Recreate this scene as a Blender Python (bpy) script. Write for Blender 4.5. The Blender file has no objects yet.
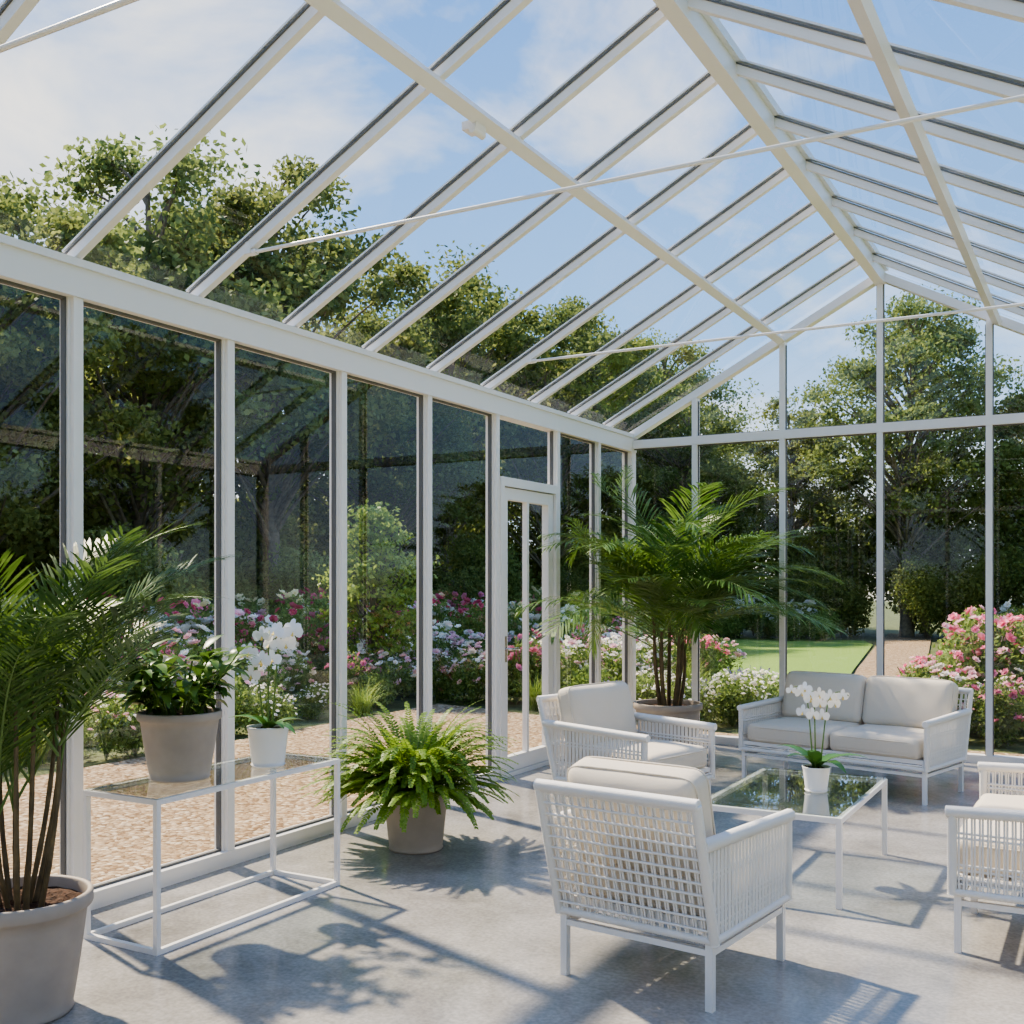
import bpy, math, random
import numpy as np
from mathutils import Vector, Matrix, Euler
random.seed(7)
rng = np.random.default_rng(11)
SC = bpy.context.scene
COL = SC.collection

# ------------------------------------------------------------------ mesh builder
class MB:
    def __init__(s):
        s.v=[]; s.f=[]; s.m=[]; s.s=[]; s.n=0
    def add(s,V,F,mi=0,smooth=False):
        V=np.asarray(V,dtype=np.float64).reshape(-1,3); F=np.asarray(F,dtype=np.int64)
        if F.ndim==1: F=F.reshape(1,-1)
        s.v.append(V); s.f.append(F+s.n); s.m.append(mi); s.s.append(smooth); s.n+=len(V)
    def mesh(s,name,mats,clamp=None):
        V=np.concatenate(s.v)
        if clamp is not None: V=clamp(V)
        me=bpy.data.meshes.new(name)
        loops=np.concatenate([f.ravel() for f in s.f])
        tot=np.concatenate([np.full(len(f),f.shape[1]) for f in s.f])
        mi=np.concatenate([np.full(len(f),m) for f,m in zip(s.f,s.m)])
        sm=np.concatenate([np.full(len(f),q) for f,q in zip(s.f,s.s)])
        start=np.concatenate([[0],np.cumsum(tot)[:-1]])
        me.vertices.add(len(V)); me.vertices.foreach_set('co',V.astype(np.float32).ravel())
        me.loops.add(len(loops)); me.loops.foreach_set('vertex_index',loops.astype(np.int32))
        me.polygons.add(len(tot)); me.polygons.foreach_set('loop_start',start.astype(np.int32))
        me.polygons.foreach_set('material_index',mi.astype(np.int32))
        me.polygons.foreach_set('use_smooth',sm.astype(bool))
        for m in mats: me.materials.append(m)
        me.update(calc_edges=True); me.validate()
        return me
    def obj(s,name,mats,parent=None,loc=(0,0,0),rot=0.0,clamp=None):
        return mkobj(name,s.mesh(name,mats,clamp),parent,loc,rot)

def mkobj(name,me,parent=None,loc=(0,0,0),rot=0.0,scale=None):
    o=bpy.data.objects.new(name,me); COL.objects.link(o)
    o.location=loc; o.rotation_euler=(0,0,rot)
    if scale is not None: o.scale=scale if hasattr(scale,'__len__') else (scale,)*3
    if parent: o.parent=parent
    return o
def empty(name,loc=(0,0,0),rot=0.0):
    return mkobj(name,None,None,loc,rot)

def box(mb,c,sz,mi=0,M=None):
    hx,hy,hz=[q/2 for q in sz]
    V=np.array([[x*hx,y*hy,z*hz] for x in(-1,1) for y in(-1,1) for z in(-1,1)])
    if M is not None: V=V@np.array(M).T
    V=V+np.array(c)
    mb.add(V,[[0,1,3,2],[4,6,7,5],[0,4,5,1],[2,3,7,6],[0,2,6,4],[1,5,7,3]],mi)
def bbox(mb,x0,x1,y0,y1,z0,z1,mi=0):
    box(mb,((x0+x1)/2,(y0+y1)/2,(z0+z1)/2),(x1-x0,y1-y0,z1-z0),mi)
def bar(mb,p0,p1,w,h,up=(0,0,1),mi=0,off=0.0):
    p0=np.array(p0,float);p1=np.array(p1,float)
    d=p1-p0;L=np.linalg.norm(d);d/=L
    s=np.cross(d,up);s/=np.linalg.norm(s);u=np.cross(s,d)
    M=np.stack([s,d,u],axis=1)
    box(mb,(p0+p1)/2+u*off,(w,L,h),mi,M)
def tube(mb,P,r,n=8,mi=0,cap=True,smooth=True):
    P=np.asarray(P,float);k=len(P)
    R=np.full(k,r) if np.isscalar(r) else np.asarray(r,float)
    T=np.gradient(P,axis=0);T/=np.linalg.norm(T,axis=1)[:,None]+1e-12
    a=np.array([0,0,1.0]) if abs(T[0][2])<.9 else np.array([1.0,0,0])
    ang=np.arange(n)*2*math.pi/n;ca=np.cos(ang)[:,None];sa=np.sin(ang)[:,None]
    V=[]
    u=np.cross(T[0],a);u/=np.linalg.norm(u)
    for i in range(k):
        u=u-T[i]*np.dot(u,T[i]);u/=np.linalg.norm(u);w=np.cross(T[i],u)
        V.append(P[i]+R[i]*(ca*u+sa*w))
    V=np.concatenate(V)
    i=np.arange(k-1)[:,None];j=np.arange(n)[None,:];jn=(j+1)%n
    F=np.stack([i*n+j,i*n+jn,(i+1)*n+jn,(i+1)*n+j],axis=-1).reshape(-1,4)
    mb.add(V,F,mi,smooth)
    if cap:
        mb.add(V[:n],np.arange(n)[::-1],mi);mb.add(V[-n:],np.arange(n),mi)
def wrapped(mb,p0,p1,r,mi=0,n=10,pitch=.009):
    p0=np.array(p0,float);p1=np.array(p1,float);L=np.linalg.norm(p1-p0)
    k=max(4,int(L/pitch)*2);t=np.linspace(0,1,k)[:,None]
    rr=np.where(np.arange(k)%2==0,r,r*.84)
    tube(mb,p0+(p1-p0)*t,rr,n,mi)
def lathe(mb,prof,n=40,mi=0,c=(0,0,0)):
    prof=np.array(prof,float);k=len(prof);a=np.arange(n)*2*math.pi/n
    V=np.stack([np.outer(prof[:,0],np.cos(a)),np.outer(prof[:,0],np.sin(a)),np.repeat(prof[:,1:2],n,1)],-1).reshape(-1,3)+np.array(c)
    i=np.arange(k-1)[:,None];j=np.arange(n)[None,:];jn=(j+1)%n
    F=np.stack([i*n+j,i*n+jn,(i+1)*n+jn,(i+1)*n+j],-1).reshape(-1,4)
    mb.add(V,F,mi,True)
def cushion(mb,sx,sy,sz,r=.035,bulge=.02,M=None,c=(0,0,0),mi=0):
    h=np.array([sx,sy,sz])/2;r=min(r,h.min()*.95)
    def axis(hh):
        e=hh-r
        return np.concatenate([-hh+r*(1-np.cos(np.linspace(0,math.pi/2,5)))[:-1],np.linspace(-e,e,13),hh-r*(1-np.cos(np.linspace(0,math.pi/2,5)))[::-1][1:]])
    def outp(V):
        inner=np.clip(V,-(h-r),h-r);d=V-inner;l=np.linalg.norm(d,axis=1)[:,None]+1e-9
        V=inner+r*d/l
        b=(1-(V[:,0]/h[0])**2).clip(0)**.6*(1-(V[:,1]/h[1])**2).clip(0)**.6
        V[:,2]+=np.sign(V[:,2])*b*bulge*(np.abs(V[:,2])/h[2])
        V[:,2]+=.003*np.sin(V[:,0]*23+1.3)*np.sin(V[:,1]*19)
        if M is not None: V=V@np.array(M).T
        return V+np.array(c)
    for ax in range(3):
        a,b=[q for q in range(3) if q!=ax]
        A=axis(h[a]);B=axis(h[b]);ga,gb=np.meshgrid(A,B,indexing='ij')
        for sgn in(-1,1):
            V=np.zeros((ga.size,3));V[:,a]=ga.ravel();V[:,b]=gb.ravel();V[:,ax]=sgn*h[ax]
            na,nb=len(A),len(B)
            i=np.arange(na-1)[:,None];j=np.arange(nb-1)[None,:]
            F=np.stack([i*nb+j,(i+1)*nb+j,(i+1)*nb+j+1,i*nb+j+1],-1).reshape(-1,4)
            if (sgn<0)^(ax==1): F=F[:,::-1]
            mb.add(outp(V),F,mi,True)
    for zz in (-(h[2]-r*.55),(h[2]-r*.55)):
        pts=[]
        q=h-0.0
        for k in range(49):
            a=k/48*2*math.pi
            ca,sa=math.cos(a),math.sin(a)
            e=.22
            pts.append([q[0]*np.sign(ca)*abs(ca)**e*.992,q[1]*np.sign(sa)*abs(sa)**e*.992,zz])
        P=np.array(pts)
        if M is not None:P=P@np.array(M).T
        tube(mb,P+np.array(c),.0045,6,mi,False)

# ------------------------------------------------------------------ materials
def newmat(name):
    m=bpy.data.materials.new(name);m.use_nodes=True
    nt=m.node_tree;nt.nodes.clear()
    out=nt.nodes.new('ShaderNodeOutputMaterial')
    return m,nt,out
def N(nt,t,**kw):
    n=nt.nodes.new(t)
    for k,v in kw.items():
        if k in n.inputs.keys(): n.inputs[k].default_value=v
        else: setattr(n,k,v)
    return n
def ramp(nt,stops):
    r=nt.nodes.new('ShaderNodeValToRGB');e=r.color_ramp.elements
    while len(e)<len(stops): e.new(.5)
    for q,(p,c) in zip(e,stops): q.position=p;q.color=(*c,1)
    return r
def simple(name,col,rough=.5,metal=0,bump=0,bscale=40,var=0,coat=0):
    m,nt,out=newmat(name);L=nt.links.new
    b=N(nt,'ShaderNodeBsdfPrincipled');b.inputs['Base Color'].default_value=(*col,1)
    b.inputs['Roughness'].default_value=rough;b.inputs['Metallic'].default_value=metal
    tc=N(nt,'ShaderNodeTexCoord')
    if var or bump:
        no=N(nt,'ShaderNodeTexNoise');no.inputs['Scale'].default_value=bscale;no.inputs['Detail'].default_value=5
        L(tc.outputs['Object'],no.inputs['Vector'])
        if var:
            r=ramp(nt,[(.3,tuple(c*(1-var) for c in col)),(.7,tuple(min(1,c*(1+var)) for c in col))])
            L(no.outputs['Fac'],r.inputs[0]);L(r.outputs[0],b.inputs['Base Color'])
        if bump:
            bp=N(nt,'ShaderNodeBump');bp.inputs['Strength'].default_value=bump;bp.inputs['Distance'].default_value=.01
            L(no.outputs['Fac'],bp.inputs['Height']);L(bp.outputs[0],b.inputs['Normal'])
    L(b.outputs[0],out.inputs[0]);return m
def leafmat(name,c1,c2,trans=.35,rough=.45,spec=.3):
    m,nt,out=newmat(name);L=nt.links.new
    g=N(nt,'ShaderNodeNewGeometry');oi=N(nt,'ShaderNodeObjectInfo')
    r=ramp(nt,[(0,c1),(1,c2)])
    L(g.outputs['Random Per Island'],r.inputs[0])
    hs=N(nt,'ShaderNodeHueSaturation')
    mr=N(nt,'ShaderNodeMapRange');mr.inputs['To Min'].default_value=.78;mr.inputs['To Max'].default_value=1.22
    L(oi.outputs['Random'],mr.inputs['Value']);L(mr.outputs[0],hs.inputs['Value']);L(r.outputs[0],hs.inputs['Color'])
    b=N(nt,'ShaderNodeBsdfPrincipled');b.inputs['Roughness'].default_value=rough
    b.inputs['Specular IOR Level'].default_value=spec
    t=N(nt,'ShaderNodeBsdfTranslucent');mx=N(nt,'ShaderNodeMixShader');mx.inputs[0].default_value=trans
    h2=N(nt,'ShaderNodeHueSaturation');h2.inputs['Hue'].default_value=.485;h2.inputs['Value'].default_value=1.35
    L(hs.outputs[0],b.inputs['Base Color']);L(hs.outputs[0],h2.inputs['Color']);L(h2.outputs[0],t.inputs['Color'])
    L(b.outputs[0],mx.inputs[1]);L(t.outputs[0],mx.inputs[2]);L(mx.outputs[0],out.inputs[0]);return m
def glassmat(name,tint=(.96,.98,.97),base=.05,k=.75):
    m,nt,out=newmat(name);L=nt.links.new
    lw=N(nt,'ShaderNodeLayerWeight');lw.inputs['Blend'].default_value=.5
    p=N(nt,'ShaderNodeMath',operation='POWER');p.inputs[1].default_value=4.5
    mu=N(nt,'ShaderNodeMath',operation='MULTIPLY_ADD');mu.inputs[1].default_value=k;mu.inputs[2].default_value=base
    L(lw.outputs['Facing'],p.inputs[0]);L(p.outputs[0],mu.inputs[0])
    t=N(nt,'ShaderNodeBsdfTransparent');t.inputs[0].default_value=(*tint,1)
    g=N(nt,'ShaderNodeBsdfGlossy');g.inputs['Roughness'].default_value=.01;g.inputs['Color'].default_value=(.95,.97,1,1)
    mx=N(nt,'ShaderNodeMixShader');L(mu.outputs[0],mx.inputs[0]);L(t.outputs[0],mx.inputs[1]);L(g.outputs[0],mx.inputs[2])
    L(mx.outputs[0],out.inputs[0]);return m

M_white=simple('white_aluminium',(.82,.79,.755),.35)
M_gasket=simple('grey_gasket',(.14,.14,.135),.6)
M_wicker=simple('white_rope',(.82,.79,.745),.6,bump=.3,bscale=200)
M_fabric=simple('cream_linen',(.73,.64,.52),.9,bump=.35,bscale=350,var=.04)
M_pot=simple('taupe_ceramic',(.40,.335,.28),.6,var=.08,bscale=9,bump=.05)
M_wpot=simple('white_ceramic',(.83,.81,.78),.25)
M_soil=simple('bark_soil',(.07,.032,.016),.95,bump=1,bscale=60,var=.5)
M_glass=glassmat('window_glass',tint=(.98,.99,.98),base=.038,k=.5)
M_rglass=glassmat('roof_glass',tint=(.95,.97,.98),base=.018,k=.22)
M_tglass=glassmat('table_glass',tint=(.93,.96,.94),base=.14,k=.8)
M_bark=simple('bark',(.20,.165,.125),.9,bump=1,bscale=12,var=.35)
M_cane=simple('palm_cane',(.12,.085,.04),.6,var=.45,bscale=14)
M_steel=simple('steel_handle',(.55,.55,.55),.25,1)
M_palm=leafmat('palm_leaf',(.05,.12,.02),(.13,.22,.055),.32,.4)
M_fern=leafmat('fern_leaf',(.15,.29,.035),(.30,.46,.08),.4)
M_foli=leafmat('broad_leaf',(.06,.15,.03),(.16,.29,.06),.25,.35)
M_orch=leafmat('orchid_leaf',(.05,.15,.03),(.09,.22,.05),.15,.3)
M_petal=simple('orchid_petal',(.90,.88,.85),.5)
M_lip=simple('orchid_lip',(.75,.55,.15),.5)
M_stem=simple('green_stem',(.12,.20,.05),.5)
M_tree=[leafmat('tree_leaf_a',(.12,.165,.05),(.29,.335,.11),.43,.6,.15),
        leafmat('tree_leaf_b',(.105,.155,.05),(.25,.315,.11),.43,.6,.15)]
M_shr=leafmat('shrub_leaf',(.13,.19,.055),(.30,.37,.125),.45,.6,.15)
M_sap=leafmat('sapling_leaf',(.18,.28,.055),(.33,.43,.11),.4)
M_rose_l=leafmat('rose_foliage',(.12,.20,.05),(.28,.38,.12),.4,.6,.2)
def fl(name,c1,c2): return leafmat(name,c1,c2,.25,.7,.1)
M_fw=fl('white_rose',(.84,.80,.72),(.94,.91,.86))
M_fp=fl('pink_rose',(.82,.22,.34),(.92,.46,.56))
M_fr=fl('red_rose',(.65,.07,.15),(.82,.20,.30))
M_fy=fl('cream_rose',(.82,.73,.45),(.88,.84,.62))
M_fv=fl('lavender_flower',(.26,.20,.42),(.44,.36,.60))
M_fbl=fl('blush_rose',(.87,.50,.56),(.94,.74,.73))

def concrete():
    m,nt,out=newmat('polished_concrete');L=nt.links.new
    tc=N(nt,'ShaderNodeTexCoord')
    n1=N(nt,'ShaderNodeTexNoise');n1.inputs['Scale'].default_value=1.7;n1.inputs['Detail'].default_value=10;n1.inputs['Roughness'].default_value=.72;n1.inputs['Distortion'].default_value=.3
    n2=N(nt,'ShaderNodeTexNoise');n2.inputs['Scale'].default_value=55;n2.inputs['Detail'].default_value=3
    L(tc.outputs['Object'],n1.inputs['Vector']);L(tc.outputs['Object'],n2.inputs['Vector'])
    r=ramp(nt,[(.32,(.24,.223,.203)),(.5,(.37,.348,.32)),(.68,(.48,.455,.425))]);L(n1.outputs['Fac'],r.inputs[0])
    r2=ramp(nt,[(.35,(.78,.78,.78)),(.65,(1,1,1))]);L(n2.outputs['Fac'],r2.inputs[0])
    mx=N(nt,'ShaderNodeMixRGB',blend_type='MULTIPLY');mx.inputs[0].default_value=1
    L(r.outputs[0],mx.inputs[1]);L(r2.outputs[0],mx.inputs[2])
    b=N(nt,'ShaderNodeBsdfPrincipled');L(mx.outputs[0],b.inputs['Base Color'])
    rr=N(nt,'ShaderNodeMapRange');rr.inputs['To Min'].default_value=.04;rr.inputs['To Max'].default_value=.34
    L(n1.outputs['Fac'],rr.inputs[0]);L(rr.outputs[0],b.inputs['Roughness'])
    bp=N(nt,'ShaderNodeBump');bp.inputs['Strength'].default_value=.04;bp.inputs['Distance'].default_value=.003
    L(n2.outputs['Fac'],bp.inputs['Height']);L(bp.outputs[0],b.inputs['Normal'])
    L(b.outputs[0],out.inputs[0]);return m
def gravel():
    m,nt,out=newmat('pea_gravel');L=nt.links.new
    tc=N(nt,'ShaderNodeTexCoord')
    v=N(nt,'ShaderNodeTexVoronoi');v.inputs['Scale'].default_value=34
    L(tc.outputs['Object'],v.inputs['Vector'])
    sp=N(nt,'ShaderNodeSeparateColor');L(v.outputs['Color'],sp.inputs[0])
    r=ramp(nt,[(0,(.25,.15,.08)),(.4,(.43,.295,.175)),(.8,(.55,.405,.265)),(1,(.70,.58,.43))]);L(sp.outputs[0],r.inputs[0])
    r2=ramp(nt,[(0,(1,1,1)),(.55,(.8,.8,.8)),(1,(.3,.3,.3))]);L(v.outputs['Distance'],r2.inputs[0])
    mx=N(nt,'ShaderNodeMixRGB',blend_type='MULTIPLY');mx.inputs[0].default_value=.8
    L(r.outputs[0],mx.inputs[1]);L(r2.outputs[0],mx.inputs[2])
    b=N(nt,'ShaderNodeBsdfPrincipled');b.inputs['Roughness'].default_value=.95;b.inputs['Specular IOR Level'].default_value=.1;L(mx.outputs[0],b.inputs['Base Color'])
    bp=N(nt,'ShaderNodeBump',invert=True);bp.inputs['Strength'].default_value=.8;bp.inputs['Distance'].default_value=.014
    L(v.outputs['Distance'],bp.inputs['Height']);L(bp.outputs[0],b.inputs['Normal'])
    L(b.outputs[0],out.inputs[0]);return m
M_conc=concrete();M_gravel=gravel()
M_lawn=simple('lawn_grass',(.20,.32,.06),.95,bump=1,bscale=45,var=.25)
M_earth=simple('garden_earth',(.12,.14,.05),.95,bump=1,bscale=6,var=.45)

# ------------------------------------------------------------------ building
XL,XR,YF,YB=-4.15,.63,9.8,-1.6
XC=(XL+XR)/2;ZE=2.95;SL=.53
def zr(x): return ZE+SL*((x-XL) if x<=XC else (XR-x))
ZR=zr(XC)
mb=MB();bbox(mb,XL-.1,XR+.1,YB-.1,YF+.1,-.2,0);mb.obj('floor',[M_conc])

posts=[YB,-.55,.42,1.38,2.33,3.29,4.26,5.23,6.18,7.12,8.16,9.0,YF]
def sidewall(name,x,ys,doorbay=None):
    mb=MB()
    bbox(mb,x-.06,x+.06,YB-.05,YF+.05,ZE-.14,ZE+.0)
    bbox(mb,x-.075,x+.075,YB-.052,YF+.052,ZE-.005,ZE+.03)
    for a,b in zip(ys[:-1],ys[1:]):
        if a==doorbay: continue
        bbox(mb,x-.054,x+.054,a,b,0,.08)
        bbox(mb,x-.012,x+.012,a,b,.08,.092,1);bbox(mb,x-.012,x+.012,a,b,ZE-.152,ZE-.14,1)
    for y in ys:
        w=.026 if y not in(YB,YF) else .055
        bbox(mb,x-.048,x+.048,y-w,y+w,0,ZE-.13)
        bbox(mb,x-.024,x+.026,y-w-.013,y+w+.013,.02,ZE-.135,0)
        bbox(mb,x-.014,x+.014,y-w-.023,y+w+.023,.03,ZE-.142,1)
    return mb.obj(name,[M_white,M_gasket])
wl=sidewall('wall_left',XL,posts,7.12)
wr=sidewall('wall_right',XR,posts)
wn=[0]
def pane(x0,y0,x1,y1,z0,z1,z1b=None,mat=M_glass):
    wn[0]+=1
    mb=MB();mb.add([[x0,y0,z0],[x1,y1,z0],[x1,y1,z1 if z1b is None else z1b],[x0,y0,z1]],[0,1,2,3])
    return mb.obj('window_%d'%wn[0],[mat])
for a,b in zip(posts[:-1],posts[1:]):
    if a==7.12: pane(XL,a,XL,b,2.34,ZE-.15)
    else: pane(XL,a,XL,b,.08,ZE-.15)
    pane(XR,a,XR,b,.08,ZE-.15)
# door
dr=empty('door_1')
mb=MB();a,b=7.150,8.130
bbox(mb,XL-.056,XL+.062,a,b,2.27,2.34)
bbox(mb,XL-.057,XL+.063,a-.006,a+.05,0,2.335);bbox(mb,XL-.057,XL+.063,b-.05,b+.006,0,2.335)
bbox(mb,XL-.055,XL+.061,a,b,0,.03)
mb.obj('door_frame',[M_white],dr)
mb=MB();a+=.056;b-=.056
for q in((a,a+.085,.035,2.262),(b-.085,b,.035,2.262)): bbox(mb,XL-.026,XL+.036,*q)
for q in((a,b,.034,.15),(a,b,2.17,2.263)): bbox(mb,XL-.025,XL+.035,*q)
bbox(mb,XL-.014,XL+.03,(a+b)/2-.016,(a+b)/2+.016,.15,2.17)
mb.obj('door_leaf',[M_white,M_gasket],dr)
mb=MB();mb.add([[XL,a+.085,.15],[XL,b-.085,.15],[XL,b-.085,2.17],[XL,a+.085,2.17]],[0,1,2,3]);mb.obj('door_glass',[M_glass],dr)
mb=MB();tube(mb,[[XL+.03,a+.045,1.0],[XL+.085,a+.045,1.0],[XL+.09,a+.065,1.0],[XL+.09,a+.165,1.0]],.01,8)
bbox(mb,XL+.034,XL+.042,a+.025,a+.065,.9,1.1);mb.obj('door_handle',[M_steel],dr)

gx=[XL,-3.46,-2.62,XC,-.88,-.02,XR]
def gable(name,y):
    mb=MB()
    bbox(mb,XL,XR,y-.05,y+.05,0,.07)
    bbox(mb,XL,XR,y-.05,y+.05,ZE-.11,ZE-.03)
    bbox(mb,XL,XR,y-.012,y+.012,ZE-.12,ZE-.02,1)
    for x in gx:
        w=.025 if x not in(XL,XR) else .055
        bbox(mb,x-w,x+w,y-.045,y+.045,0,zr(x)-.03)
        if w<.05: bbox(mb,x-w-.008,x+w+.008,y-.012,y+.012,.05,zr(x)-.06,1)
    bar(mb,(XL,y,ZE+.0),(XC,y,ZR+.0),.10,.07,(0,0,1))
    bar(mb,(XR,y,ZE+.0),(XC,y,ZR+.0),.10,.07,(0,0,1))
    mb.obj(name,[M_white,M_gasket])
    for a,b in zip(gx[:-1],gx[1:]):
        pane(a,y,b,y,.07,ZE-.11)
        pane(a,y,b,y,ZE-.03,zr(a)-.03,zr(b)-.03)
gable('wall_far',YF);gable('wall_back',YB)

# roof
raf=[9.24,8.49,7.75,7.0,6.26,5.52,4.77,4.03,3.28,2.36,1.5,.65,-.2,-1.0]
cl=empty('ceiling')
mb=MB()
for y in raf:
    for xe in(XL,XR):
        p0=(xe,y,ZE+.03);p1=(XC,y,ZR+.03)
        bar(mb,p0,p1,.040,.045,(0,0,1),0)
        bar(mb,p0,p1,.054,.007,(0,0,1),1,.026)
        bar(mb,p0,p1,.048,.010,(0,0,1),0,.048)
bbox(mb,XC-.042,XC+.042,YB,YF,ZR-.075,ZR+.05)
bbox(mb,XC-.07,XC+.07,YB,YF,ZR+.04,ZR+.09)
for x in(-2.65,-.80):
    z=zr(x)
    s=SL if x<XC else -SL
    n=np.array([-s,0,1]);n/=np.linalg.norm(n)
    c=np.array([x,(YB+YF)/2,z+.03])-n*.045
    bar(mb,(c[0],YB,c[2]),(c[0],YF,c[2]),.065,.045,tuple(n),0)
mb.obj('roof_frame',[M_white,M_gasket],cl)
mb=MB()
o=.058
for x0,z0 in((XL-.05,ZE+o-.02),(XR+.05,ZE+o-.02)):
    mb.add([[x0,YB,z0],[x0,YF,z0],[XC,YF,ZR+o],[XC,YB,ZR+o]],[0,1,2,3])
mb.obj('roof_glazing',[M_rglass],cl)
mb=MB()
for y in(7.0,4.03,2.12,-.9):
    x0=XL+.40;z=zr(x0)+.0
    tube(mb,[[x0,y,z],[XR-.40,y,z]],.010,8)
    for xx in(x0,XR-.40): tube(mb,[[xx-.04,y,z],[xx+.04,y,z]],.018,8);box(mb,(xx,y,z+.02),(.03,.045,.06))
for y in(4.4,):
    for x in(-2.65,): box(mb,(x-.02,y,zr(x)-.045),(.08,.09,.04));tube(mb,[[x,y-.05,zr(x)-.07],[x,y+.05,zr(x)-.07]],.02,10)
mb.obj('tie_rods',[M_white],cl)

# ------------------------------------------------------------------ ground
GZ=-.06
mb=MB();mb.add([[-90,-60,GZ-.04],[70,-60,GZ-.04],[70,110,GZ-.04],[-90,110,GZ-.04]],[0,1,2,3]);mb.obj('garden_ground',[M_earth])
def poly(name,P,z,mat):
    mb=MB();mb.add([[x,y,z] for x,y in P],np.arange(len(P)));return mb.obj(name,[mat])
poly('gravel_path',[(-7.5,-12),(XL-.1,-12),(XL-.1,9.9),(3,9.9),(3,10.9),(-2.2,10.9),(-2.0,15),(-2.9,20.5),(-4.0,29),(-4.9,36),(-6.2,36),(-5.3,29),(-4.1,20.5),(-3.2,15),(-3.3,10.9),(-5.4,11.2),(-7.7,11.8)],GZ,M_gravel)
poly('lawn',[(-4.3,14.2),(-3.3,15.0),(-4.15,20.5),(-5.4,29),(-6.0,31),(-20,31),(-13,20),(-7.0,16.5)],GZ,M_lawn)
poly('lawn',[(-2.6,20.5),(-3.8,29),(-4,31),(12,31),(12,17),(1,17)],GZ,M_lawn)
poly('lawn',[(3,-12),(20,-12),(20,16),(3,16)],GZ,M_lawn)

# ------------------------------------------------------------------ foliage helpers
def unit(v): return v/(np.linalg.norm(v,axis=-1,keepdims=True)+1e-9)
def leaves(mb,C,L,W,mi=0,up=.5,r=rng):
    n=len(C)
    nrm=unit(unit(r.normal(size=(n,3)))+np.array([0,0,up]))
    a=unit(np.cross(nrm,unit(r.normal(size=(n,3)))));b=np.cross(nrm,a)
    s=r.uniform(.7,1.3,(n,1))
    V=np.stack([C-a*L/2*s,C+b*W/2*s-a*L*.08*s,C+a*L/2*s,C-b*W/2*s-a*L*.08*s],1).reshape(-1,3)
    mb.add(V,np.arange(4*n).reshape(-1,4),mi)
def blob(n,r=rng,p=.45):
    d=unit(r.normal(size=(n,3)));return d*(r.random((n,1))**p)
def make_tree(name,seed,H,R,nb,nl,mat,ls=.15,base=.25,soft=.6,br0=.14,br1=.32):
    r=np.random.default_rng(seed);mb=MB()
    zc=H*(base+1)/2;hz=H*(1-base)/2
    pts=[]
    for i in range(9):
        t=i/8;pts.append([.25*math.sin(t*3+seed)*t*min(1,H/5),.2*math.cos(t*2.3+seed)*t*min(1,H/5),H*.9*t-.1])
    rad=np.linspace(H*.016,H*.004,9);rad[0]*=1.4
    tube(mb,pts,rad,9,1)
    pts=np.array(pts)
    C=[]
    for i in range(nb):
        d=unit(r.normal(size=3));q=r.random()**.38
        z=d[2]*q
        rr=R*(1-.35*max(z,0))
        c=np.array([d[0]*q*rr,d[1]*q*rr,zc+z*hz*.92])
        br=R*r.uniform(br0,br1)
        k=int(nl/nb*r.uniform(.6,1.4))
        C.append(c+blob(k,r,soft)*br*np.array([1,1,.6])*r.uniform(.85,1.3))
        zz=max(H*.15,c[2]-np.hypot(c[0],c[1])*.75-.3)
        s=np.array([np.interp(zz,pts[:,2],pts[:,0]),np.interp(zz,pts[:,2],pts[:,1]),zz])
        m=(s+c)/2+np.array([0,0,.04*H])
        t=np.linspace(0,1,6)[:,None]
        P=(1-t)**2*s+2*t*(1-t)*m+t*t*c
        tube(mb,P,np.linspace(H*.005,H*.001,6),5,1,False)
    leaves(mb,np.concatenate(C),ls,ls*.62,0,.5,r)
    return mb.mesh(name,[mat,M_bark])
def flower_cluster(mb,c,R,mi,r,n=1):
    ax=unit(unit(r.normal(size=3))*.7+np.array([0,0,.8]))
    u=unit(np.cross(ax,[.3,.8,.1]));v=np.cross(ax,u)
    Vs=[]
    for ring,(k,tilt,sc) in enumerate(((6,.25,1),(5,.8,.75),(4,1.25,.5))):
        for j in range(k):
            a=2*math.pi*(j+.4*ring)/k
            d=u*math.cos(a)+v*math.sin(a);w=np.cross(ax,d)
            o=d*math.cos(tilt)+ax*math.sin(tilt)
            L=R*sc
            Vs+= [c,c+o*L*.6+w*L*.55,c+o*L+ax*L*.1,c+o*L*.6-w*L*.55]
    mb.add(Vs,np.arange(len(Vs)).reshape(-1,4),mi)
def make_bush(name,seed,R,H,nl,mats,nf=0,fr=.05,ls=.06):
    r=np.random.default_rng(seed);mb=MB()
    lobes=[(r.uniform(-.45,.45)*R,r.uniform(-.45,.45)*R,r.uniform(.35,.68)*H,r.uniform(.4,.6)*R) for _ in range(7)]
    C=[]
    for (x,y,z,q) in lobes:
        C.append(np.array([x,y,z])+blob(nl//7,r,.5)*np.array([q,q,H*.36]))
    C=np.concatenate(C);C[:,2]=np.maximum(C[:,2],.02)
    leaves(mb,C,ls,ls*.6,0,.5,r)
    for i in range(14):
        a=r.uniform(0,6.28);q=R*r.uniform(.2,.6)
        tube(mb,[[0,0,-.02],[q*.4*math.cos(a),q*.4*math.sin(a),H*.4],[q*math.cos(a),q*math.sin(a),H*.8]],.008,4,1,False)
    for i in range(nf):
        x,y,z,q=lobes[r.integers(7)]
        d=unit(r.normal(size=3)+np.array([0,0,.6]));d[2]=abs(d[2])*1.0
        c=np.array([x,y,z])+d*np.array([q,q,H*.36])*r.uniform(.95,1.15)
        flower_cluster(mb,c,fr*r.uniform(.75,1.25),2+int(r.integers(len(mats)-2)) if len(mats)>2 else 0,r)
    return mb.mesh(name,mats)
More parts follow.
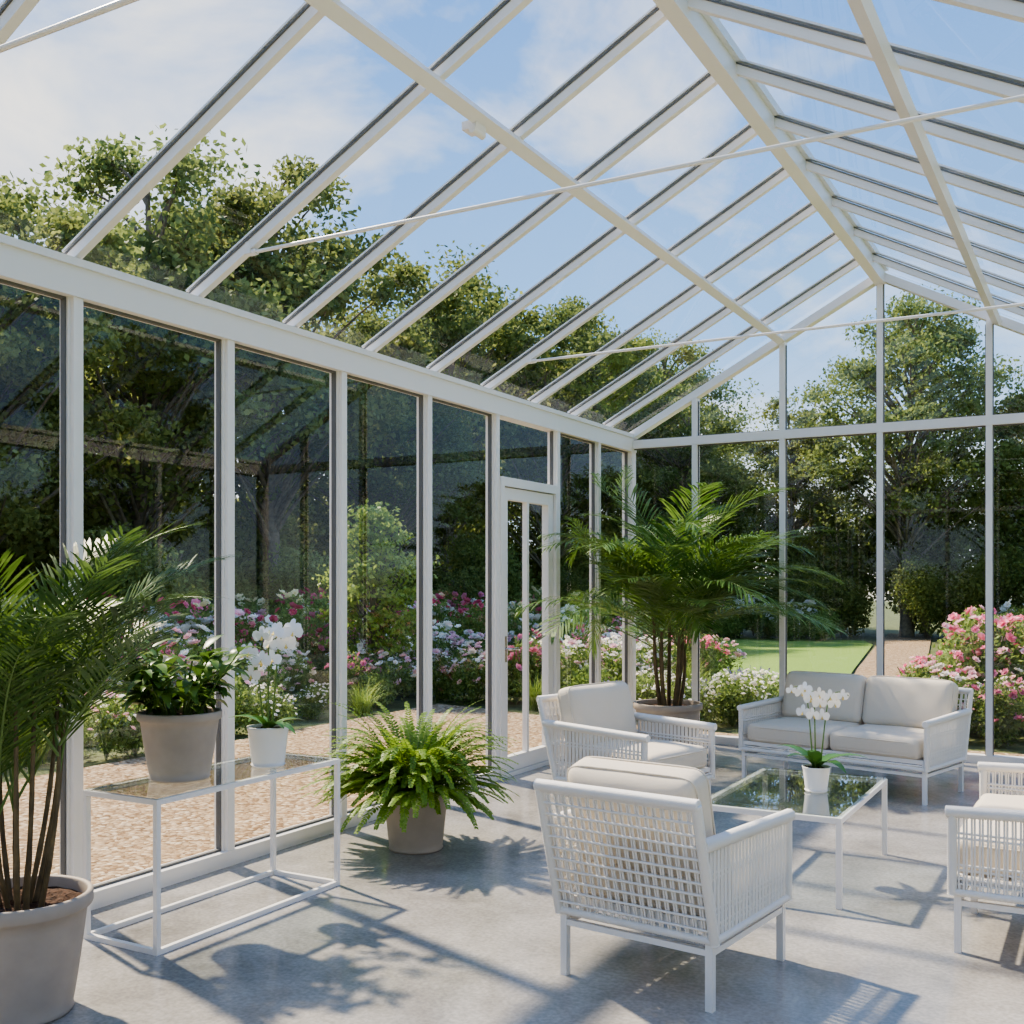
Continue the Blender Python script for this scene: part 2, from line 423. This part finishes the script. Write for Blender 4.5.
def make_lav(name,seed,col,R=.4,H=.6,n=90):
    r=np.random.default_rng(seed);mb=MB()
    C=blob(700,r,.5)*np.array([R*.8,R*.8,H*.3])+np.array([0,0,H*.3])
    leaves(mb,C,.09,.015,0,.2,r)
    for i in range(n):
        a=r.uniform(0,6.28);q=R*math.sqrt(r.random());h=H*r.uniform(.7,1.1)
        p0=np.array([q*.4*math.cos(a),q*.4*math.sin(a),0]);p1=np.array([q*math.cos(a),q*math.sin(a),h])
        tube(mb,[p0,p1],.003,3,1,False)
        k=16;t=r.uniform(.62,1,(k,1))
        leaves(mb,p0+(p1-p0)*t+r.normal(size=(k,3))*.008,.03,.02,2,.2,r)
    return mb.mesh(name,[M_rose_l,M_stem,col])
def make_grass(name,seed):
    r=np.random.default_rng(seed);V=[];mb=MB()
    for i in range(220):
        a=r.uniform(0,6.28);el=r.uniform(.9,1.5);L=r.uniform(.5,.9)
        p=np.array([r.normal()*.06,r.normal()*.06,0.]);w=np.array([-math.sin(a),math.cos(a),0])*.007
        for s in range(4):
            d=np.array([math.cos(a)*math.cos(el),math.sin(a)*math.cos(el),math.sin(el)])
            q=p+d*L/4;f=1-s/4.;g=1-(s+1)/4.
            V+=[p-w*f,p+w*f,q+w*g,q-w*g];p=q;el-=.35
    mb.add(V,np.arange(len(V)).reshape(-1,4),0);return mb.mesh(name,[M_sap])

TH=[8.6,8.0,9.0,10.0]
trees=[make_tree('oak_tree_a',1,8.6,2.9,105,36000,M_tree[0],.115,soft=.75,br0=.13,br1=.28),
       make_tree('oak_tree_b',2,8.0,2.9,105,36000,M_tree[1],.115,soft=.75,br0=.13,br1=.28),
       make_tree('oak_tree_c',3,9.0,2.6,100,34000,M_tree[0],.115,soft=.75,br0=.13,br1=.28),
       make_tree('oak_tree_d',4,10.0,3.0,135,44000,M_tree[1],.115,base=.2,soft=.7)]
bushes=[make_bush('shrub_a',21,1.3,2.6,8500,[M_shr,M_bark],ls=.095),
        make_bush('shrub_b',22,1.2,2.2,7500,[M_tree[0],M_bark],ls=.095)]
i=0
def tree(x,y,H,k=None):
    global i
    i+=1;k=i%4 if k is None else k
    s=H/TH[k]
    return mkobj('oak_tree',trees[k],None,(x,y,GZ-.04),random.uniform(0,6.28),(s,s,s))
for (x,y,H) in((-16.5,-3,8),(-16,3,8),(-16.3,8,8.8),(-16.0,11.2,8.6),(-16.4,14.8,10.8),(-16.2,18.6,11.6),(-16.4,22.6,9.2),(-16.8,26.6,11.9),(-16.2,31.2,11.0),(-17,35.5,12.6),(-16.0,40,12.2),
               (-22,14.5,9.0),(-22,20.5,12.0),(-22,28,11.8),(-21.5,35,13.4),(-20.5,43,12.6)):
    tree(x+random.uniform(-.4,.4),y,H)
for x in np.arange(-12.4,15,3.6):
    tree(x+random.uniform(-.6,.6),37+random.uniform(-1,1.5),random.uniform(5.2,6.8))
tree(-12.2,33.2,8.0);tree(-9.2,35,8.0)
tree(-5.3,33.8,10.9,3);tree(-1.6,36,8.4,2);tree(2.0,31.5,7.4,1)
for (x,y) in((12,-3),(13,2),(12,7),(13,12),(12,18),(8,-14),(3,-15),(-2,-14),(-7,-15),(-12,-13)): tree(x,y,random.uniform(7,8.6))  # unseen trees right and behind, added to darken reflections in the glass
def hedge_at(P,lo,hi):
    global i
    h=empty('shrub_hedge')
    for x,y in P:
        mkobj('shrub',bushes[i%2],h,(x+random.uniform(-.4,.4),y+random.uniform(-.4,.4),GZ-.04),random.uniform(0,6),random.uniform(lo,hi));i+=1
hedge_at([(-14.0,y) for y in np.arange(-8,29,1.9)],.65,1.25)
hedge_at([(-18.6,y) for y in np.arange(-2,33,1.9)],1.5,2.1)
hedge_at([(-23.5,y) for y in np.arange(2,40,2.4)],1.8,2.5)
hedge_at([(x,32.8) for x in np.arange(-22,14,1.7)],.9,1.4)
hedge_at([(x,35.0) for x in np.arange(-22,14,1.9)],1.5,1.9)
hedge_at([(10,y) for y in np.arange(-9,18,2.1)],1.0,1.5)  # hedge out of view on the right, put in to cut glass reflections
hedge_at([(x,-12) for x in np.arange(-11,9,2.1)],1.0,1.5)  # unseen hedge behind the camera, added to dim sky haze mirrored in panes
RB=[make_bush('rose_white',31,.55,.95,2400,[M_rose_l,M_stem,M_fw],48,.070,.055),
    make_bush('rose_pink',32,.55,.95,2400,[M_rose_l,M_stem,M_fp],42,.062,.055),
    make_bush('rose_red',33,.55,1.05,2400,[M_rose_l,M_stem,M_fr],22,.052,.055),
    make_bush('rose_blush',34,.5,.85,2200,[M_rose_l,M_stem,M_fbl,M_fbl,M_fw],48,.060,.055),
    make_bush('rose_cream',35,.5,1.1,2400,[M_rose_l,M_stem,M_fy],18,.065,.055),
    make_bush('green_bush',36,.55,.8,2800,[M_rose_l,M_stem],0,.06,.055),
    make_bush('small_white',37,.5,.6,2400,[M_rose_l,M_stem,M_fw],90,.028,.045)]
PH_=make_bush('pink_hydrangea',38,.85,1.35,6500,[M_rose_l,M_stem,M_fp,M_fp,M_fbl],105,.060,.065)
LV=make_lav('lavender',41,M_fv);SV=make_lav('catmint',42,M_fv,.45,.45,110);GR=make_grass('ornamental_grass',43)
def put(border,me,x,y,s=1.0): return mkobj(me.name,me,border,(x,y,GZ-.04),random.uniform(0,6.28),s*random.uniform(.88,1.12))
B1=empty('flower_border')
for y in np.arange(-3,23,.64):
    for row,x in enumerate(np.arange(-8.2,-13.0,-.70)):
        if row==0: c=random.choice([RB[6],RB[6],RB[5],GR,RB[6],RB[3]]);s=.75
        elif row<3: c=random.choice([RB[0],RB[3],RB[1],RB[0],RB[6],RB[3],RB[5],GR]);s=.85
        else: c=random.choice([RB[0],RB[1],RB[2],RB[4],RB[5],RB[0],RB[1],RB[3],RB[0],RB[5],RB[2]]);s=1.0+.06*row
        put(B1,c,x+random.uniform(-.25,.25),y+random.uniform(-.25,.25),s)
B2=empty('flower_border')
for y in np.arange(12.3,17.5,.66):
    for x in np.arange(-7.6,-5.2,.66):
        c=random.choice([RB[0],RB[3],RB[1],RB[6],RB[5],GR,RB[0]])
        put(B2,c,x+random.uniform(-.2,.2),y+random.uniform(-.2,.2),.9)
for y in np.arange(11.6,14.0,.55):
    for x in np.arange(-5.2,-3.4,.5):
        put(B2,random.choice([LV,LV,SV,RB[6],GR]),x+random.uniform(-.15,.15),y+random.uniform(-.2,.2),.9 if y<13 else .75)
B3=empty('flower_border')
for y in np.arange(11.6,17.0,.65):
    for x in np.arange(-1.5,3.4,.65):
        c=random.choice([RB[1],RB[3],RB[3],RB[1],RB[5]]) if x>-1.2 else random.choice([RB[3],RB[6],RB[5]])
        put(B3,c,x+random.uniform(-.2,.2),y+random.uniform(-.2,.2),.8)
for (x,y,s) in((-1.2,13.2,1.08),(-1.0,14.6,1.1),(.1,13.4,1.1),(1.2,12.8,1.0),(-1.75,12.5,.62)): put(B3,PH_,x,y,s)
B4=empty('flower_border')
for x in np.arange(-19,11,.85):
    for y in(30.2,31.0):
        if -6.8<x<-3.6: continue
        put(B4,random.choice([RB[0],RB[1],RB[5],RB[3],RB[5]]),x,y+random.uniform(-.2,.2),1.3)
sap=make_tree('young_tree',9,2.9,.70,110,9500,M_sap,.075,.10,1.0,.22,.5)
mkobj('young_tree',sap,None,(-9.0,12.1,GZ-.04),2,.98)

# ------------------------------------------------------------------ potted plants
def pot(mb,R,H,mi=0,soil=1,taper=.72,lip=True):
    prof=[(0,0),(R*taper,0),(R*taper+.008,.01)]
    for t in np.linspace(.05,.86,10): prof.append((R*(taper+(0.97-taper)*t**.85),H*t))
    if lip: prof+=[(R*1.0,H*.88),(R*1.02,H*.90),(R*1.02,H*.985),(R*1.0,H),(R*.95,H),(R*.93,H*.985),(R*.92,H*.88)]
    else: prof+=[(R*.99,H*.95),(R,H),(R*.94,H),(R*.92,H*.95),(R*.9,H*.88)]
    lathe(mb,prof,44,mi)
    k=12;n=36;a=np.arange(n)*2*math.pi/n
    rr=np.linspace(.001,R*.93,k);z=H*.90+rng.normal(size=(k,n))*.005
    V=np.stack([np.outer(rr,np.cos(a)),np.outer(rr,np.sin(a)),z],-1).reshape(-1,3)
    i=np.arange(k-1)[:,None];j=np.arange(n)[None,:];jn=(j+1)%n
    mb.add(V,np.stack([i*n+j,(i+1)*n+j,(i+1)*n+jn,i*n+jn],-1).reshape(-1,4),soil,False)
def frond(mb,p0,az,el,L,droop,nl,ll,lw,ml,ms,sr=.006,start=.22,r=rng,ang=.85,sag=.3,vup=.3):
    k=16;P=[np.array(p0,float)];T=[]
    side_b=r.uniform(-.25,.25)
    for i in range(k):
        e=el-droop*(i/k)**1.5;a=az+side_b*(i/k)
        d=np.array([math.cos(a)*math.cos(e),math.sin(a)*math.cos(e),math.sin(e)])
        T.append(d);P.append(P[-1]+d*L/k)
    P=np.array(P);T.append(T[-1]);T=np.array(T)
    tube(mb,P,np.linspace(sr,sr*.25,k+1),5,ms,False)
    V=[]
    ts=np.linspace(start,1,nl)
    S0=np.array([-math.sin(az),math.cos(az),0.])
    for t in ts:
        f=t*k;i0=min(int(f),k-1);q=P[i0]+(P[i0+1]-P[i0])*(f-i0);d=T[i0]
        s=S0-d*np.dot(S0,d);s/=np.linalg.norm(s)+1e-9;u=np.cross(d,s)
        env=math.sin(math.pi*min(1,(.12+.88*(t-start)/(1-start))**.75*.93))**.6
        for sg in(-1,1):
            aa=ang*(1-.45*t)*r.uniform(.85,1.12)
            v=d*math.cos(aa)+s*sg*math.sin(aa)+u*vup*math.sin(aa)+r.normal(size=3)*.04;v/=np.linalg.norm(v)
            l=ll*env*r.uniform(.85,1.1);w=np.cross(v,u);w=w/(np.linalg.norm(w)+1e-9)*lw*.5
            m=q+v*l*.45+np.array([0,0,-sag*l*.12]);m2=q+v*l*.78+np.array([0,0,-sag*l*.4]);e=q+v*l*.97+np.array([0,0,-sag*l*.75])
            V+=[q-w*.3,q+w*.3,m+w,m-w, m-w,m+w,m2+w*.65,m2-w*.65, m2-w*.65,m2+w*.65,e+w*.05,e-w*.05]
    V=np.array(V);n=len(V)
    mb.add(V,np.arange(n).reshape(-1,4),ml)
def clampfn(loc,xmin=None,ymax=None):
    def f(V):
        V=V.copy()
        if xmin is not None:
            x=V[:,0]+loc[0];V[:,0]=np.where(x<xmin,xmin+(x-xmin)*.04,x)-loc[0]
        if ymax is not None:
            y=V[:,1]+loc[1];V[:,1]=np.where(y>ymax,ymax+(y-ymax)*.04,y)-loc[1]
        return V
    return f
def palm(name,loc,PR,PH,ncane,cane_h,nfr,L,ll,seed,el=(.55,1.45),droop=(1.0,1.8),lw=.022,nleaf=34,cl=None,spread=.10,cr=.014,sag=.25,ang=.8):
    r=np.random.default_rng(seed)
    root=empty(name,loc)
    mb=MB();pot(mb,PR,PH);mb.obj('pot',[M_pot,M_soil],root)
    mb=MB()
    for c in range(ncane):
        a=2*math.pi*c/ncane+r.uniform(-.3,.3);q=PR*r.uniform(.1,.45)
        b=np.array([q*math.cos(a),q*math.sin(a),PH*.86]);h=cane_h*r.uniform(.5,1.15)
        t=b+np.array([math.cos(a)*h*spread,math.sin(a)*h*spread,h])
        tt=np.linspace(0,1,12)[:,None];P=b+(t-b)*tt+np.array([[math.cos(a)*.02*math.sin(x*3.1),math.sin(a)*.02*math.sin(x*3.1),0] for x in tt[:,0]])
        rad=np.linspace(cr,cr*.6,12);rad[::3]*=1.15
        tube(mb,P,rad,8,1)
        for k in range(nfr):
            az=a+2.4*k+r.uniform(-.4,.4)
            e=r.uniform(*el);s=P[-1]-np.array([0,0,r.uniform(0,.35)*h])*(k/nfr)
            s=np.array([np.interp(s[2],P[:,2],P[:,0]),np.interp(s[2],P[:,2],P[:,1]),s[2]])
            frond(mb,s,az,e,L*r.uniform(.7,1.12),r.uniform(*droop)*(.5+.5*e),nleaf,ll,lw,0,2,.006,.22,r,ang,sag,.15)
    mb.obj('fronds',[M_palm,M_cane,M_stem],root,clamp=cl)
    return root
palm('potted_areca_palm',(-3.34,2.43,0),.24,.42,13,.70,4,.76,.24,5,el=(.8,1.5),droop=(.5,1.2),cl=clampfn((-3.34,2.43),xmin=-4.04),lw=.011,nleaf=26,sag=.15,spread=.14,cr=.010,ang=1.0)
palm('potted_kentia_palm',(-3.42,8.95,0),.30,.46,9,.98,7,1.62,.46,6,el=(.35,1.5),droop=(.9,1.75),cl=clampfn((-3.42,8.95),xmin=-4.04,ymax=9.7),lw=.018,nleaf=34,cr=.02,sag=.28,ang=.95)

fl_=(-3.45,5.05,0)
root=empty('potted_fern',fl_)
mb=MB();pot(mb,.19,.34,taper=.78);mb.obj('pot',[M_pot,M_soil],root)
mb=MB();r=np.random.default_rng(77)
for k in range(330):
    a=r.uniform(0,6.283);q=.12*math.sqrt(r.random());e=r.uniform(.2,1.5)
    frond(mb,(q*math.cos(a),q*math.sin(a),.31),a,e,r.uniform(.38,.58)+.18*max(0,e-.8),r.uniform(1.0,2.1)*(.55+.45*e),30,.046,.015,0,1,.0025,.06,r,1.25,.3,.15)
mb.obj('fronds',[M_fern,M_stem],root,clamp=clampfn(fl_,xmin=-4.06))

def frame_table(name,x0,x1,y0,y1,H,t=.022,bottom=True):
    cx,cy=(x0+x1)/2,(y0+y1)/2
    root=empty(name,(cx,cy,0));hx,hy=(x1-x0)/2,(y1-y0)/2
    mb=MB()
    for sx in(-1,1):
        for sy in(-1,1): box(mb,(sx*(hx-t/2),sy*(hy-t/2),H/2),(t,t,H))
    for z in([H-t/2,t/2+.0] if bottom else [H-t/2]):
        for s in(-1,1):
            box(mb,(s*(hx-t/2),0,z),(t*.98,2*hy-2*t,t));box(mb,(0,s*(hy-t/2),z),(2*hx-2*t,t*.98,t))
    mb.obj('frame',[M_white],root)
    mb=MB();box(mb,(0,0,H+.004),(2*hx-.01,2*hy-.01,.008));mb.obj('glass_top',[M_tglass],root)
    return root
frame_table('plant_stand',-3.80,-3.36,3.07,4.25,.63)
frame_table('coffee_table',-1.78,-1.08,5.05,6.22,.42,.026,False)

pl=(-3.62,3.44,.639)
root=empty('potted_leafy_plant',pl);mb=MB();pot(mb,.18,.30,taper=.70);mb.obj('pot',[M_pot,M_soil],root)
def broadleaf(mb,p,az,el,L,W,droop,mi):
    k=6;P=[np.array(p,float)];S=np.array([-math.sin(az),math.cos(az),0])
    V=[]
    for i in range(k+1):
        t=i/k;w=W*math.sin(math.pi*min(1,(t*.94+.03))**.8)*.5
        e=el-droop*t;d=np.array([math.cos(az)*math.cos(e),math.sin(az)*math.cos(e),math.sin(e)])
        c=P[-1];V+=[c-S*w+np.array([0,0,.25*w]),c,c+S*w+np.array([0,0,.25*w])]
        P.append(c+d*L/k)
    F=[]
    for i in range(k):
        for j in(0,1): F.append([3*i+j,3*i+j+1,3*i+j+4,3*i+j+3])
    mb.add(V,F,mi,True)
mb=MB();r=np.random.default_rng(88)
for k in range(36):
    a=r.uniform(0,6.283);q=.10*math.sqrt(r.random());h=r.uniform(.10,.34);lean=r.uniform(.1,.9)
    b=np.array([q*math.cos(a),q*math.sin(a),.27]);t=b+np.array([math.cos(a)*h*lean,math.sin(a)*h*lean,h])
    tube(mb,[b,(b+t)/2+[0,0,.02],t],.004,5,1,False)
    for j in range(9):
        f=r.uniform(.3,1);broadleaf(mb,b+(t-b)*f,a+r.uniform(-1.8,1.8),r.uniform(-.1,1.0),r.uniform(.10,.16),r.uniform(.035,.055),r.uniform(.5,1.5),0)
mb.obj('foliage',[M_foli,M_stem],root,clamp=clampfn(pl,xmin=-4.06))

def orchid(name,loc,PR,PH,stems,H,seed,fs,lean_az,leafL=.2):
    r=np.random.default_rng(seed);root=empty(name,loc)
    mb=MB();pot(mb,PR,PH,taper=.74,lip=False);mb.obj('pot',[M_wpot,M_soil],root)
    mb=MB()
    for k in range(7):
        broadleaf(mb,(0,0,PH*.9),k*.95+r.uniform(-.2,.2),r.uniform(.4,1.0),leafL*r.uniform(.8,1.15),leafL*.30,r.uniform(1.0,1.6),0)
    for s in range(stems):
        az=lean_az[s%len(lean_az)];h=H*r.uniform(.8,1.08)
        P=[]
        for i in range(15):
            t=i/14;P.append([math.cos(az)*(.02+.07*t+.42*max(0,t-.55)**1.5*h*1.4),math.sin(az)*(.02+.07*t+.42*max(0,t-.55)**1.5*h*1.4),PH*.88+h*math.sin(t*math.pi*.60)])
        P=np.array(P);tube(mb,P,np.linspace(.0045,.002,15),6,1,False)
        for j,f in enumerate(np.linspace(.46,.98,5)):
            q=P[int(f*14)];sd=(-1)**j
            n=unit(np.array([.45,-.85,.05])+r.normal(size=3)*.25)
            c=q+unit(np.cross(n,[0,0,1.]))*sd*fs*.6+n*.02-np.array([0,0,.012])
            tube(mb,[q,c],.0015,4,1,False)
            u=unit(np.cross([0,0,1.],n));v=np.cross(n,u)
            sz=fs*(1.0 if f<.9 else .75)
            for (ang,ln,wd) in((90,1,.62),(210,1,.6),(330,1,.6),(0,1.05,1.0),(180,1.05,1.0)):
                a=math.radians(ang);d=u*math.cos(a)+v*math.sin(a);w=np.cross(n,d)
                pts=[c]
                for t,ww in((.25,.35),(.55,.5),(.85,.38),(1.0,.0)): pts.append(c+d*sz*ln*t+w*sz*wd*ww-n*sz*.12*t*t)
                for t,ww in((.85,.38),(.55,.5),(.25,.35)): pts.append(c+d*sz*ln*t-w*sz*wd*ww-n*sz*.12*t*t)
                mb.add(pts,[0,1,2,3,4,5,6,7],2)
            mb.add([c+n*.004,c-v*sz*.45+u*sz*.16+n*sz*.35,c-v*sz*.55+n*sz*.2,c-v*sz*.45-u*sz*.16+n*sz*.35],[0,1,2,3],3)
    mb.obj('plant',[M_orch,M_stem,M_petal,M_lip],root,clamp=clampfn(loc,xmin=-4.06))
orchid('potted_orchid',(-3.50,3.88,.639),.10,.19,4,.48,3,.046,(-2.6,.3,-.8,1.2))
orchid('potted_orchid',(-1.33,5.62,.429),.072,.13,3,.47,4,.038,(2.7,.2,-1.5),.24)

# ------------------------------------------------------------------ wicker seating
def seating(name,loc,rot,w,dp=.74,nc=1,sc=1.0):
    root=empty(name,loc,rot);root.scale=(sc,)*3;hw,hd=w/2,dp/2
    mb=MB();t=.028
    for sx in(-1,1):
        for sy in(-1,1): box(mb,(sx*(hw-.02),sy*(hd-.03),.15),(t,t,.30))
        box(mb,(sx*(hw-.02),0,.205),(t*.8,dp-.08,t*.8));box(mb,(sx*(hw-.02),0,.30),(t,dp-.03,t))
    for sy in(-1,1):
        box(mb,(0,sy*(hd-.03),.205),(w-.06,t*.8,t*.8));box(mb,(0,sy*(hd-.03),.30),(w-.04,t,t))
    if w>1: box(mb,(0,hd-.03,.15),(t,t,.30));box(mb,(0,0,.30),(t,dp-.06,t))
    for y in np.linspace(-hd+.06,hd-.06,9): box(mb,(0,y,.30),(w-.05,.03,.01))
    mb.obj('frame',[M_white],root)
    mb=MB()
    AZ=.575;yb=-hd+.02;ybt=-hd-.12;BT=.75
    def backp(x,z):
        f=(z-.25)/(BT-.25);return np.array([x,yb+(ybt-yb)*f,z])
    for sx in(-1,1):
        x=sx*hw
        wrapped(mb,(x,hd-.01,.24),(x,hd-.01,AZ),.020)
        za=.60
        wrapped(mb,backp(x,za),(x,hd+.015,AZ),.026)
        wrapped(mb,backp(x,.24),backp(x,BT),.020)
        wrapped(mb,(x,yb,.25),(x,hd,.25),.016)
        ys=np.arange(yb-.06,hd-.01,.030)
        for y in ys:
            top=za+(AZ-za)*((y-ybt)/(hd-ybt))
            zb=.25 if y>yb else .25+(yb-y)/(yb-ybt)*(BT-.25)
            for dy in(-.0055,.0055): tube(mb,[[x,y+dy,zb],[x,y+dy,top]],.0046,5,0,False)
        for z in(.285,.305,.34,.36,.47,.49):
            f=(z-.25)/(BT-.25);y0=yb+(ybt-yb)*f
            tube(mb,[[x-.004*sx,y0,z],[x-.004*sx,hd-.01,z]],.0056,5,0,False)
    wrapped(mb,backp(-hw-.01,BT),backp(hw+.01,BT),.024)
    wrapped(mb,backp(-hw,.25),backp(hw,.25),.017)
    wrapped(mb,(-hw,hd-.01,.25),(hw,hd-.01,.25),.016)
    k=int(w/.034)
    for i in range(1,k):
        x=-hw+w*i/k
        for dx in(-.0050,.0050): tube(mb,[backp(x+dx,.25),backp(x+dx,BT)],.0045,5,0,False)
    for z in np.arange(.288,BT-.02,.044):
        q0=backp(-hw,z);q1=backp(hw,z);q0[1]-=.007;q1[1]-=.007
        tube(mb,[q0,q1],.0050,6,0,False)
    for z in(.262,.275): tube(mb,[[-hw,hd-.005,z],[hw,hd-.005,z]],.005,5,0,False)
    mb.obj('wicker',[M_wicker],root)
    mb=MB();cw=(w-.09)/nc
    for c in range(nc):
        cx=-(w-.09)/2+cw*(c+.5)
        cushion(mb,cw-.008,dp-.03,.145,.045,.018,None,(cx,.015,.385))
    mb.obj('seat_cushion',[M_fabric],root)
    mb=MB()
    th=math.radians(14)
    up=np.array([0,-math.sin(th),math.cos(th)]);fr=np.array([0,math.cos(th),math.sin(th)])
    Mx=np.stack([[1,0,0],up,fr],axis=1)
    if np.linalg.det(Mx)<0: Mx[:,0]*=-1
    for c in range(nc):
        cx=-(w-.09)/2+cw*(c+.5)
        cushion(mb,cw-.01,.40,.15,.055,.03,Mx,(cx,-hd+.075,.638))
    mb.obj('back_cushion',[M_fabric],root)
    return root
R_=math.radians
seating('wicker_armchair',(-1.49,3.98,0),R_(-7),.65,.70)
seating('wicker_armchair',(-2.70,6.45,0),R_(-104),.74,.74)
seating('wicker_armchair',(-.20,5.30,0),R_(90),1.24,.74)
seating('wicker_sofa',(-1.70,8.22,0),R_(166),1.50,.74,2,.96)

# ------------------------------------------------------------------ light
S=Vector((-.95*math.cos(R_(48)),.31*math.cos(R_(48)),math.sin(R_(48))))
ld=bpy.data.lights.new('sun','SUN');ld.energy=5.6;ld.angle=.03;ld.color=(1,.93,.83)
lo=bpy.data.objects.new('sun',ld);COL.objects.link(lo);lo.rotation_euler=S.to_track_quat('Z','Y').to_euler();lo.location=(-20,10,25)
w=bpy.data.worlds.new('sky');SC.world=w;w.use_nodes=True;nt=w.node_tree;nt.nodes.clear();L=nt.links.new
out=N(nt,'ShaderNodeOutputWorld');bg=N(nt,'ShaderNodeBackground')
tc=N(nt,'ShaderNodeTexCoord');sx=N(nt,'ShaderNodeSeparateXYZ');L(tc.outputs['Generated'],sx.inputs[0])
g=ramp(nt,[(0,(.50,.56,.50)),(.02,(.58,.73,.93)),(.22,(.22,.46,.90)),(.60,(.08,.26,.73))]);L(sx.outputs['Z'],g.inputs[0])
mp=N(nt,'ShaderNodeMapping');mp.inputs['Scale'].default_value=(1,1,1.9);mp.inputs['Location'].default_value=(1.3,.2,.4);L(tc.outputs['Generated'],mp.inputs[0])
no=N(nt,'ShaderNodeTexNoise');no.inputs['Scale'].default_value=3.2;no.inputs['Detail'].default_value=9;no.inputs['Roughness'].default_value=.56;no.inputs['Distortion'].default_value=.35
L(mp.outputs[0],no.inputs['Vector'])
cr=ramp(nt,[(.48,(0,0,0)),(.73,(1,1,1))]);L(no.outputs['Fac'],cr.inputs[0])
mf=N(nt,'ShaderNodeMath',operation='MULTIPLY');mf.inputs[1].default_value=.88;L(cr.outputs[0],mf.inputs[0])
mx=N(nt,'ShaderNodeMixRGB');mx.inputs[2].default_value=(1,1,1,1);L(mf.outputs[0],mx.inputs[0]);L(g.outputs[0],mx.inputs[1])
L(mx.outputs[0],bg.inputs[0]);bg.inputs[1].default_value=1.1;L(bg.outputs[0],out.inputs[0])
vs=SC.view_settings
vs.view_transform='AgX'
vs.look='AgX - Medium High Contrast'
vs.exposure=.68
try:
    vs.use_white_balance=True;vs.white_balance_temperature=7550
except Exception as e: print(e)

# ------------------------------------------------------------------ camera
cd=bpy.data.cameras.new('camera');cd.lens=1069/1024*36;cd.sensor_width=36;cd.shift_y=.0713;cd.clip_end=300;cd.clip_start=.05
co=bpy.data.objects.new('camera',cd);COL.objects.link(co);co.location=(0,0,1.5);co.rotation_euler=(R_(90),0,R_(29.2))
SC.camera=co
